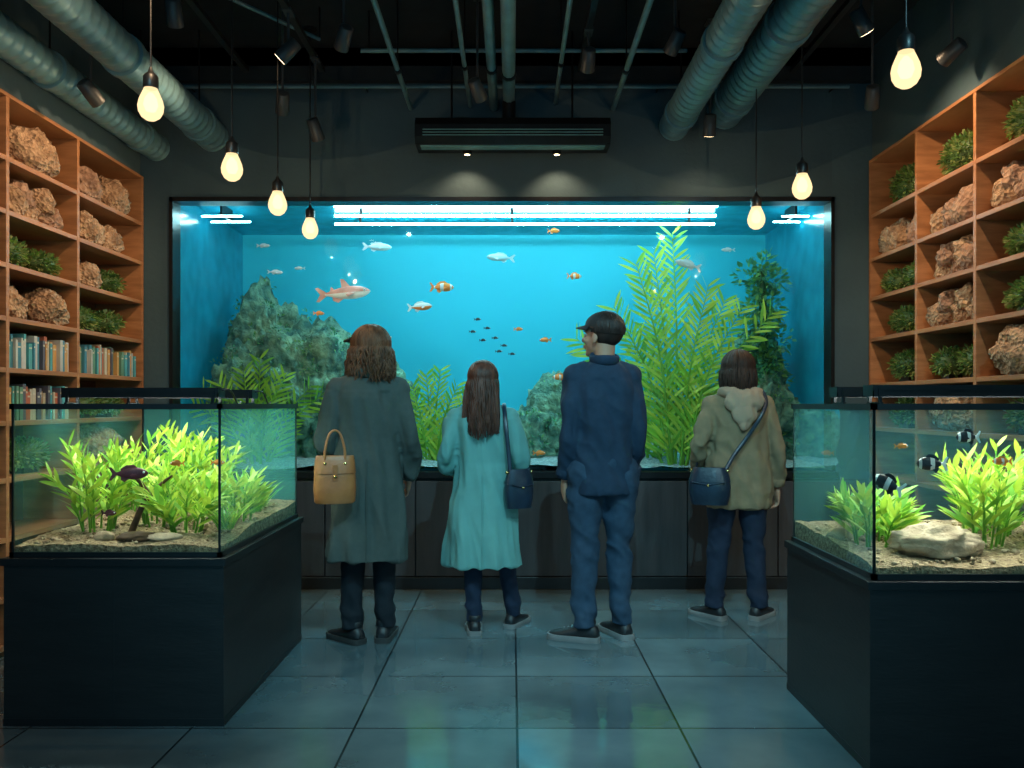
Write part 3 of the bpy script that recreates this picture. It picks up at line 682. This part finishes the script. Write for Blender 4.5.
def hand(out, wrist, d, side, k=1., curl=1.):
    p = MB(); s = side
    rings = []
    for z, w, t in ((.02,.026,.020),(0,.026,.019),(-.02,.031,.019),(-.05,.039,.018),(-.08,.041,.015),(-.095,.037,.012)):
        rings.append([(t*math.cos(a), w*math.sin(a), z) for a in [2*pi*j/16 for j in range(16)]])
    p.loft(rings)
    for i, (y, L) in enumerate(((.030,.072),(.010,.080),(-.011,.074),(-.031,.058))):
        pos = Vector((0,y,-.082)); ang = .15*curl; pts = [pos.copy()]
        for sg, f in enumerate((.42,.32,.26)):
            dd = Vector((-s*math.sin(ang), y*.9*(1-sg*.4), -math.cos(ang))).normalized(); pos = pos+dd*L*f*(1.18 if sg==0 else 1); pts.append(pos.copy()); ang += (.42+.07*i)*curl
        p.tube(cr(pts,9), [.0088-.0003*q for q in range(10)], None, 8); p.ell(pts[-1], .0066, None, 8, 6)
    th = cr([(0,.02,-.022),(-s*.012,.047,-.05),(-s*.02,.058,-.078),(-s*.026,.058,-.1)],8)
    p.tube(th, [.014-.0008*q for q in range(9)], None, 8); p.ell(th[-1], .0085, None, 8, 6)
    vs, fs, ns = remesh(p, .0036, 2)
    R = Vector((0,0,-1)).rotation_difference(Vector(d).normalized()).to_matrix().to_4x4()
    M = Matrix.Translation(wrist) @ R @ Matrix.Scale(k,4)
    out.add([M @ Vector(v) for v in vs], fs, SKIN)

def shoe(out, x, y, yaw, sole, upper=SHOE, k=1.):
    prof = [(-.078,.020,.055),(-.07,.032,.078),(-.045,.038,.098),(-.005,.040,.102),(.035,.041,.088),(.08,.044,.066),(.12,.047,.055),(.155,.042,.047),(.18,.030,.040),(.192,.012,.032)]
    M = Matrix.Translation((x,y,0)) @ Matrix.Rotation(yaw,4,'Z') @ Matrix.Scale(k,4)
    rings = []
    for yy, w, h in prof:
        r = []
        for j in range(16):
            a = 2*pi*j/16; ca, sa = math.cos(a), math.sin(a)
            r.append((w*math.copysign(abs(ca)**.8,ca), yy, .02+(h-.02)*(max(0,sa)**.75)))
        rings.append(r[::-1])
    out.loft(rings, upper, True, True, M)
    ol = [(w*1.1+.003, yy+(.006 if yy>.15 else (-.005 if yy<-.05 else 0))) for yy, w, h in prof]
    o2 = [(-w,y_) for w,y_ in ol]+[(w,y_) for w,y_ in ol[::-1]]
    so = [[(a*f,b*1.01,z) for a,b in o2] for z,f in ((0,.95),(.006,1),(.024,1),(.03,.96))]
    out.loft(so, sole, True, True, M)
    for q in range(4):
        yy = .04+q*.022; hh = np.interp(yy,[p[0] for p in prof],[p[2] for p in prof])
        out.tube([(-.022,yy,hh-.008),(0,yy+.004,hh+.003),(.022,yy,hh-.008)], .0028, sole if sole is SOLEW else SOLED, 5, M=M)
    out.lathe([(.038,.085),(.042,.095),(.041,.115),(.036,.12)], (0,-.02,0), upper, 16, M)

def head(out, M, hair, style, zend=-.15, cap=False):
    p = MB()
    p.ell((0,-.012,.028),(.076,.096,.087)); p.ell((0,.02,-.03),(.060,.074,.078)); p.ell((0,.052,-.082),(.034,.034,.03)); p.ell((0,.072,-.098),(.02,.018,.016))
    p.tube([(0,.088,.012),(0,.103,-.012),(0,.112,-.028)], [.007,.010,.0135]); p.ell((0,.108,-.03),(.016,.013,.011))
    for s in (-1,1):
        p.ell((s*.03,.075,.018),(.02,.014,.008)); p.ell((s*.04,.062,-.03),(.022,.02,.02))
        p.ell((s*.077,-.006,-.014),(.009,.018,.030)); 
    p.ell((0,.092,-.058),(.022,.011,.006)); p.ell((0,.090,-.069),(.019,.011,.007))
    p.tube([(0,-.02,-.02),(0,-.028,-.10),(0,-.035,-.19)], [.058,.052,.062], None, 16)
    vs, fs, ns = remesh(p, .0055, 3)
    out.add(vs, fs, SKIN, M=M)
    for s in (-1,1):
        out.ell((s*.031,.078,0), (.0135,.012,.008), EYEW, 10, 8, M=M); out.ell((s*.031,.0875,0), (.0055,.004,.0055), EYE, 8, 6, M=M)
        out.tube([(s*.016,.092,.017),(s*.032,.092,.021),(s*.047,.082,.016)], [.003,.004,.002], hair, 6, M=M)
    out.ell((0,.1005,-.059),(.02,.006,.0045), LIP, 10, 6, M=M); out.ell((0,.0985,-.067),(.018,.006,.005), LIP, 10, 6, M=M)
    h = MB(); h.ell((0,-.018,.032),(.085,.104,.094),None,28,20)
    hv = []
    for v in h.V:
        v = Vector(v)
        line = .052 if v.y > .02 else (.052-(.02-v.y)*2.6)
        if v.z < line and v.y > -.075: v = Vector((v.x*.72, -.018+(v.y+.018)*.72, v.z))
        if v.z < -.065: v = Vector((v.x*.8, v.y*.8, v.z))
        n_ = noise.noise(v*60)*.003; hv.append(v*(1+n_))
    out.add(hv, h.F, hair, M=M)
    n = {'wavy':340,'long':380,'bob':360,'short':220}[style]
    c = Vector((0,-.018,.032))
    for i in range(n):
        ph = rnd.uniform(-2.25,2.25) if style != 'short' else rnd.uniform(-1.9,1.9)
        th0 = rnd.uniform(.05,1.15); lim = 1.75
        pts = []
        puff = {'wavy':1.10,'long':1.04,'bob':1.16,'short':1.0}[style]
        for q in range(6):
            th = th0+(lim-th0)*q/5; f = 1.0+.03*rnd.random()+(puff-1)*(q/5)
            pts.append(c+Vector((.087*f*math.sin(th)*math.sin(ph), -.106*f*math.sin(th)*math.cos(ph), .096*f*math.cos(th))))
        if style != 'short':
            e = pts[-1]; ze = zend+rnd.uniform(-.03,.035)+({'wavy':.15,'long':.5,'bob':.35}[style])*abs(e.x); rr = e-c; wide = {'wavy':1.18,'long':1.22,'bob':.95}[style]
            K = 6 if style != 'long' else 9
            lay = rnd.uniform(0,.02)
            for q in range(1,K+1):
                t = q/K; z = e.z+(ze-e.z)*t; w = 1+(wide-1)*math.sin(min(1,t*1.2)*pi/2) if style != 'bob' else 1+.12*math.sin(t*pi)-.16*t*t
                wv = {'wavy':.011,'long':.006,'bob':.006}[style]; pz = z*(48 if style=='wavy' else 24)+i
                x = rr.x*w+wv*math.sin(pz); y = c.y+rr.y*w+wv*math.cos(pz*1.1)-(.02*t if style=='long' else 0)
                if style == 'long': y = min(y, e.y*(1-min(1,t*3))+(-.075-.035*t-lay)*min(1,t*3)); 
                pts.append(Vector((x,y,z)))
        pts = cr(pts, len(pts)*2); m_ = len(pts)
        r0 = .0075 if style != 'short' else .005
        out.tube(pts, [r0*(1-.75*(q/(m_-1))**2.2) for q in range(m_)], hair, 5, M=M)
    if cap:
        rings = []
        for q in range(9):
            th = .02+1.5*q/8; rings.append([(.091*math.sin(th)*math.cos(2*pi*j/28), -.012+.109*math.sin(th)*math.sin(2*pi*j/28), .045+.085*math.cos(th)) for j in range(28)])
        rings.append([(v[0]*.97, v[1]*.97, .036) for v in rings[-1]])
        out.loft(rings, CAPM, True, True, M); out.ell((0,-.012,.131),(.008,.008,.004), CAPM, 8, 6, M=M)
        vs=[]; fs=[]; W=12
        for layer, dz in ((0,0),(1,.005)):
            for a in range(W+1):
                an = pi*(.12+.76*a/W)
                bx, by = .091*math.cos(an), -.012+.106*math.sin(an)
                vs.append((bx,by,.046+dz)); vs.append((bx*1.02, by+.065*math.sin(an)**1.3, .032+dz-.012*(bx/.09)**2))
        o_ = 2*(W+1)
        for a in range(W):
            b=2*a; fs += [(b,b+1,b+3,b+2),(o_+b,o_+b+2,o_+b+3,o_+b+1),(b+1,o_+b+1,o_+b+3,b+3)]
        out.add(vs, fs, CAPM, M=M)

def ring(z, cx, cy, rx, ry, n=44, fa=0., fk=9, ph=0.):
    r = []
    for j in range(n):
        a = 2*pi*j/n; ca, sa = math.cos(a), math.sin(a); f = 1+fa*(math.cos(fk*a+ph)+.5*math.cos((fk+4)*a+ph*2))
        r.append((cx+rx*f*math.copysign(abs(ca)**.86,ca), cy+ry*f*math.copysign(abs(sa)**.9,sa), z))
    return r

def person(name, loc, yaw, H, cfg):
    k = H/1.70; out = MB()
    p = MB(); ank = cfg['ankles']
    for s, (ax, ay) in zip((-1,1), ank):
        hip = Vector((s*.088,0,.88)); an = Vector((ax,ay,.075)); kn = hip.lerp(an,.5)+Vector((0,.025,.0))
        pts = cr([hip,kn,an],12); w = cfg.get('legw',1.)
        rr = [float(np.interp(i/12,[0,.25,.5,.65,1],[.098,.086,.066,.064,.056]))*w for i in range(13)]
        p.tube(pts, rr, None, 18); p.ell(hip,(.098*w,.105,.1))
    p.ell((0,0,.93),(.160,.118,.13)); p.tube([(0,0,.92),(0,0,1.06)], [(.15,.11),(.13,.1)], None, 20)
    vs, fs, ns = remesh(p, .009, 5)
    vs = wrinkle(vs, ns, cfg.get('lwr',.015), 7, 13, 3.+H, lambda v: .35+1.2*math.exp(-((v[2]-.15)/.09)**2)+.7*math.exp(-((v[2]-.48)/.08)**2)+.5*math.exp(-((v[2]-.8)/.08)**2))
    out.add(vs, fs, cfg['pant'])
    for (ax, ay), fy in zip(ank, cfg['footyaw']): shoe(out, ax, ay+.01, fy, cfg['sole'])
    p = MB(); fa = cfg.get('fold',0.); zh = cfg['rings'][-1][0]; zt = 1.12
    rs = [ring(z,0,cy,rx,ry,fa=fa*max(0,min(1,(zt-z)/(zt-zh+.001))),fk=cfg.get('fk',7),ph=H*9) for z,cy,rx,ry in cfg['rings']]
    p.loft(rs[::-1])
    aw = cfg.get('armw',1.)
    for s, (sh, el, wr) in zip((-1,1), cfg['arms']):
        sh, el, wr = Vector(sh), Vector(el), Vector(wr)
        pts = cr([sh,el,wr],12); rr = [float(np.interp(i/12,[0,.25,.5,.75,1],[.064,.058,.052,.048,.042]))*aw for i in range(13)]
        p.tube(pts, rr, None, 16); p.ell(sh, .066*aw); p.tube([sh+Vector((-s*.07,0,.03)),sh], [.056*aw,.062*aw], None, 14)
    vs, fs, ns = remesh(p, .009, 3)
    vs = wrinkle(vs, ns, cfg.get('wr',.012), 8, cfg.get('fz',9), H*5, lambda v: (.7 if abs(v[0]) < .16 else 1.) * (1 if v[2] < 1.36 else .3))
    out.add(vs, fs, cfg['top'])
    for s, (sh, el, wr) in zip((-1,1), cfg['arms']):
        el, wr = Vector(el), Vector(wr); d = (wr-el).normalized()
        out.tube([wr-d*.035,wr-d*.03,wr+d*.012,wr+d*.014], [.043*aw,.0455*aw,.0445*aw,.040*aw], cfg['top'], 18)
        hd = (d+Vector((0,0,-.35))).normalized() if d.z > -.8 else d
        hand(out, wr+d*.016, hd, s)
    if cfg.get('collar'):
        cp = [Vector((.068*math.sin(a), -.035+.07*-math.cos(a), 1.455-.03*(math.cos(a)<0)*-math.cos(a)*-1)) for a in [(-pi*.85+2*pi*.85*i/20) for i in range(21)]]
        out.tube(cp, [(.028,.010)]*21, cfg['top'], 8, hint=(0,0,1))
    if cfg.get('vent'):
        z0, z1, sc_ = cfg['vent']
        pts = []
        for q in range(24):
            z = z0+(z1-z0)*q/23; ry = float(np.interp(z,[r[0] for r in cfg['rings'][::-1]],[r[3] for r in cfg['rings'][::-1]])); pts.append((0,-ry-.002,z))
        out.tube(pts, .0035, cfg['top'], 5)
    if cfg.get('hood'):
        p2 = MB()
        cp = [Vector((.108*math.sin(a), -.045-.085*math.cos(a), 1.455-.06*max(0,-math.cos(a))-.02*max(0,math.cos(a)))) for a in [(-pi*.8+2*pi*.8*i/24) for i in range(25)]]
        p2.tube(cp, [(.038,.034)]*25, None, 10); p2.ell((0,-.125,1.39),(.125,.055,.085)); p2.ell((0,-.145,1.31),(.085,.04,.075)); p2.ell((0,-.15,1.25),(.04,.025,.05))
        vs, fs, ns = remesh(p2, .007, 3); out.add(wrinkle(vs,ns,.016,12,10,2.), fs, HOODIN)
    hp = Vector(cfg.get('headpos',(0,.015,1.588)))
    HM = Matrix.Translation(hp) @ Matrix.Rotation(cfg.get('hyaw',0),4,'Z') @ Matrix.Rotation(-cfg.get('hpitch',0),4,'X')
    head(out, HM, cfg['hair'], cfg['hstyle'], cfg.get('hz',-.15), cfg.get('cap',False))
    if cfg.get('visor'):
        vs=[]; W=10
        for a in range(W+1):
            an = pi*(.15+.7*a/W); vs += [(.092*math.cos(an),.0+.095*math.sin(an),.058),(.094*math.cos(an),.0+.175*math.sin(an),.042)]
        vs2 = [(x,y,z+.006) for x,y,z in vs]; n0 = len(vs)
        fs=[(2*a,2*a+1,2*a+3,2*a+2) for a in range(W)]+[(n0+2*a,n0+2*a+2,n0+2*a+3,n0+2*a+1) for a in range(W)]+[(2*a+1,n0+2*a+1,n0+2*a+3,2*a+3) for a in range(W)]
        out.add(vs+vs2, fs, CAPM, M=HM)
    M = Matrix.Translation(loc) @ Matrix.Rotation(yaw,4,'Z') @ Matrix.Scale(k,4)
    return out.build(name, M=M), M

W1 = dict(ankles=((-.085,.0),(.085,.03)), footyaw=(.75,-.15), sole=SOLED, pant=BPANT, top=COATG, legw=.98,
  rings=[(1.475,-.02,.062,.058),(1.45,-.02,.08,.066),(1.425,-.015,.12,.08),(1.385,-.01,.165,.096),(1.32,-.01,.178,.11),(1.22,-.005,.172,.115),(1.10,0,.168,.116),(.98,0,.176,.126),(.82,0,.195,.14),(.64,0,.21,.152),(.455,0,.224,.162)],
  arms=(((-.160,0,1.365),(-.225,-.03,1.10),(-.18,.16,.98)),((.160,0,1.365),(.225,-.02,1.09),(.215,.12,.90))), armw=1.08, fold=.05, fk=6, wr=.032, fz=2.8,
  hair=HAIRB, hstyle='wavy', hz=-.16, hyaw=.8, hpitch=-.02, collar=True, visor=True, vent=(.46,1.0,1))
o1, M1 = person('woman_in_long_grey_coat', (-.77,4.55,0), .1, 1.68, W1)
W2 = dict(ankles=((-.055,.0),(.19,.16)), footyaw=(.1,-.45), sole=SOLEW, pant=JEAND, top=COATT, legw=.9,
  rings=[(1.475,-.02,.058,.055),(1.45,-.02,.08,.065),(1.42,-.015,.125,.08),(1.38,-.01,.168,.095),(1.31,-.01,.18,.108),(1.2,-.005,.17,.11),(1.08,0,.168,.11),(.96,0,.182,.125),(.8,0,.205,.142),(.62,0,.225,.155),(.43,0,.242,.165)],
  arms=(((-.162,0,1.36),(-.23,-.02,1.10),(-.2,.17,1.02)),((.162,0,1.36),(.23,-.02,1.10),(.2,.17,1.0))), armw=1.0, fold=.06, fk=6, wr=.030, fz=2.8,
  hair=HAIRR, hstyle='long', hz=-.34, hyaw=-.1, hpitch=.0, vent=(.44,1.0,1))
o2, M2 = person('woman_in_seafoam_coat', (-.16,4.73,0), 0., 1.50, W2)
W3 = dict(ankles=((-.10,-.02),(.11,.03)), footyaw=(1.05,.25), sole=SOLEW, pant=JEAN, top=NAVY, legw=1.06, lwr=.022,
  rings=[(1.475,-.02,.060,.06),(1.45,-.02,.078,.07),(1.425,-.015,.115,.084),(1.385,-.01,.150,.1),(1.31,-.01,.160,.112),(1.2,-.005,.154,.115),(1.08,0,.150,.114),(.96,0,.154,.116),(.86,0,.165,.121),(.765,0,.170,.124)],
  arms=(((-.145,0,1.378),(-.178,-.03,1.10),(-.186,.05,.86)),((.145,0,1.378),(.182,-.03,1.10),(.180,.06,.87))), armw=1.0, fold=.012, wr=.024, fz=8,
  hair=HAIRD, hstyle='short', hyaw=.75, hpitch=-.10, cap=True, collar=True)
o3, M3 = person('man_in_navy_shirt_and_cap', (.49,4.6,0), .15, 1.76, W3)
W4 = dict(ankles=((-.15,.0),(.13,-.02)), footyaw=(.6,-.75), sole=SOLEW, pant=JEAND, top=OLIVE, legw=1.05,
  rings=[(1.475,-.02,.062,.058),(1.45,-.02,.085,.068),(1.42,-.015,.13,.085),(1.38,-.01,.175,.102),(1.31,-.01,.19,.118),(1.2,-.005,.19,.122),(1.08,0,.192,.125),(.95,0,.205,.138),(.82,0,.215,.146),(.74,0,.205,.142),(.71,0,.195,.135)],
  arms=(((-.165,0,1.36),(-.255,-.03,1.12),(-.225,.13,.98)),((.165,0,1.36),(.245,-.02,1.10),(.265,.03,.86))), armw=1.1, fold=.015, wr=.024, fz=8,
  hair=HAIRK, hstyle='bob', hz=-.19, hyaw=.0, hood=True)
o4, M4 = person('woman_in_hooded_jacket', (1.345,5.06,0), .05, 1.58, W4)

# bags
def tote(M):
    b = MB()
    rs = []
    for z, w, d in ((0,.095,.048),(.01,.104,.055),(.08,.108,.055),(.16,.104,.045),(.235,.098,.028),(.245,.094,.022)):
        rs.append(ring(z,0,0,w,d,28))
    b.loft(rs, TAN); 
    b.loft([[(x*1.02,y*1.05-.002,z) for x,y,z in ring(zz,0,0,w,d,28)] for zz,w,d in ((.155,.104,.047),(.2,.101,.04),(.225,.099,.033))], TAN, False)
    for s in (-1,1):
        b.tube(cr([(-.05,s*.028,.20),(-.05,s*.03,.27),(-.03,s*.02,.35),(.0,s*.012,.375),(.03,s*.02,.35),(.05,s*.03,.27),(.05,s*.028,.20)],20), .0055, TAN, 6)
        for x in (-.05,.05): b.ell((x,s*.036,.205),.009,BRASS,8,6)
    b.box(-.012,.012,-.055,-.045,.12,.2,TAN); b.ell((0,-.056,.14),.009,BRASS,8,6)
    return b.build('tan_leather_handbag', M=M)
tote(M1 @ Matrix.Translation((-.155,-.215,.78)) @ Matrix.Rotation(.15,4,'Z') @ Matrix.Scale(1.0,4))
def hobo(name, M, w, h, d, strap):
    b = MB(); rs = []
    for t in np.linspace(0,1,9):
        ww = w*(.78+.24*math.sin(pi*min(1,t*.9+.1))); dd = d*(.5+.5*math.sin(pi*(t*.75+.18))); rs.append(ring((t-.5)*h,0,0,ww,dd,28,fa=.02,fk=5))
    b.loft(rs, NLEA)
    b.loft([[(x*1.03,y*1.06,z) for x,y,z in rs_] for rs_ in rs[5:8]], NLEA, False)
    b.tube([(-w*.8,-d*.9,h*.12),(0,-d*1.08,h*.05),(w*.8,-d*.9,h*.12)], .004, NLEA, 6); b.ell((0,-d*1.06,h*.04),.01,BRASS,8,6)
    for s in (-1,1): b.ell((s*w*.88,0,h*.42),.012,BRASS,8,6)
    b.V = [tuple(M @ Vector(v)) for v in b.V]
    b.tube(cr(strap,40), [(.011,.003)]*41, NLEA, 8, hint=(1,0,0))
    return b.build(name)
tw = lambda M, L: [M @ Vector(p) for p in L]
hobo('navy_shoulder_bag', M2 @ Matrix.Translation((.225,-.13,.925)) @ Matrix.Rotation(.5,4,'Z'), .095, .24, .048,
  tw(M2, [(.17,-.16,1.03),(.16,-.145,1.15),(.145,-.13,1.3),(.135,-.08,1.405),(.13,0,1.45),(.14,.08,1.40),(.16,.13,1.3),(.2,.16,1.15),(.27,.05,1.06),(.29,-.09,1.02)]))
hobo('navy_crossbody_bag', M4 @ Matrix.Translation((-.235,-.17,.865)) @ Matrix.Rotation(-.4,4,'Z'), .125, .23, .06,
  tw(M4, [(-.15,-.215,.96),(-.08,-.18,1.06),(.0,-.165,1.16),(.08,-.19,1.29),(.135,-.14,1.39),(.135,-.03,1.47),(.11,.08,1.41),(.0,.14,1.25),(-.15,.15,1.08),(-.25,.03,1.0),(-.31,-.12,.95)]))

# ------------------------------------------------------------ world + camera
w = bpy.data.worlds.new('world'); sc.world = w; w.use_nodes = True
w.node_tree.nodes['Background'].inputs[0].default_value = (.12,.56,.80,1); w.node_tree.nodes['Background'].inputs[1].default_value = .7
cam = bpy.data.cameras.new('camera'); co = bpy.data.objects.new('camera', cam); sc.collection.objects.link(co); sc.camera = co
co.location = (0,0,1.27); co.rotation_euler = (pi/2,0,0); cam.sensor_width = 36; cam.lens = 850/1024*36; cam.shift_y = 21/1024
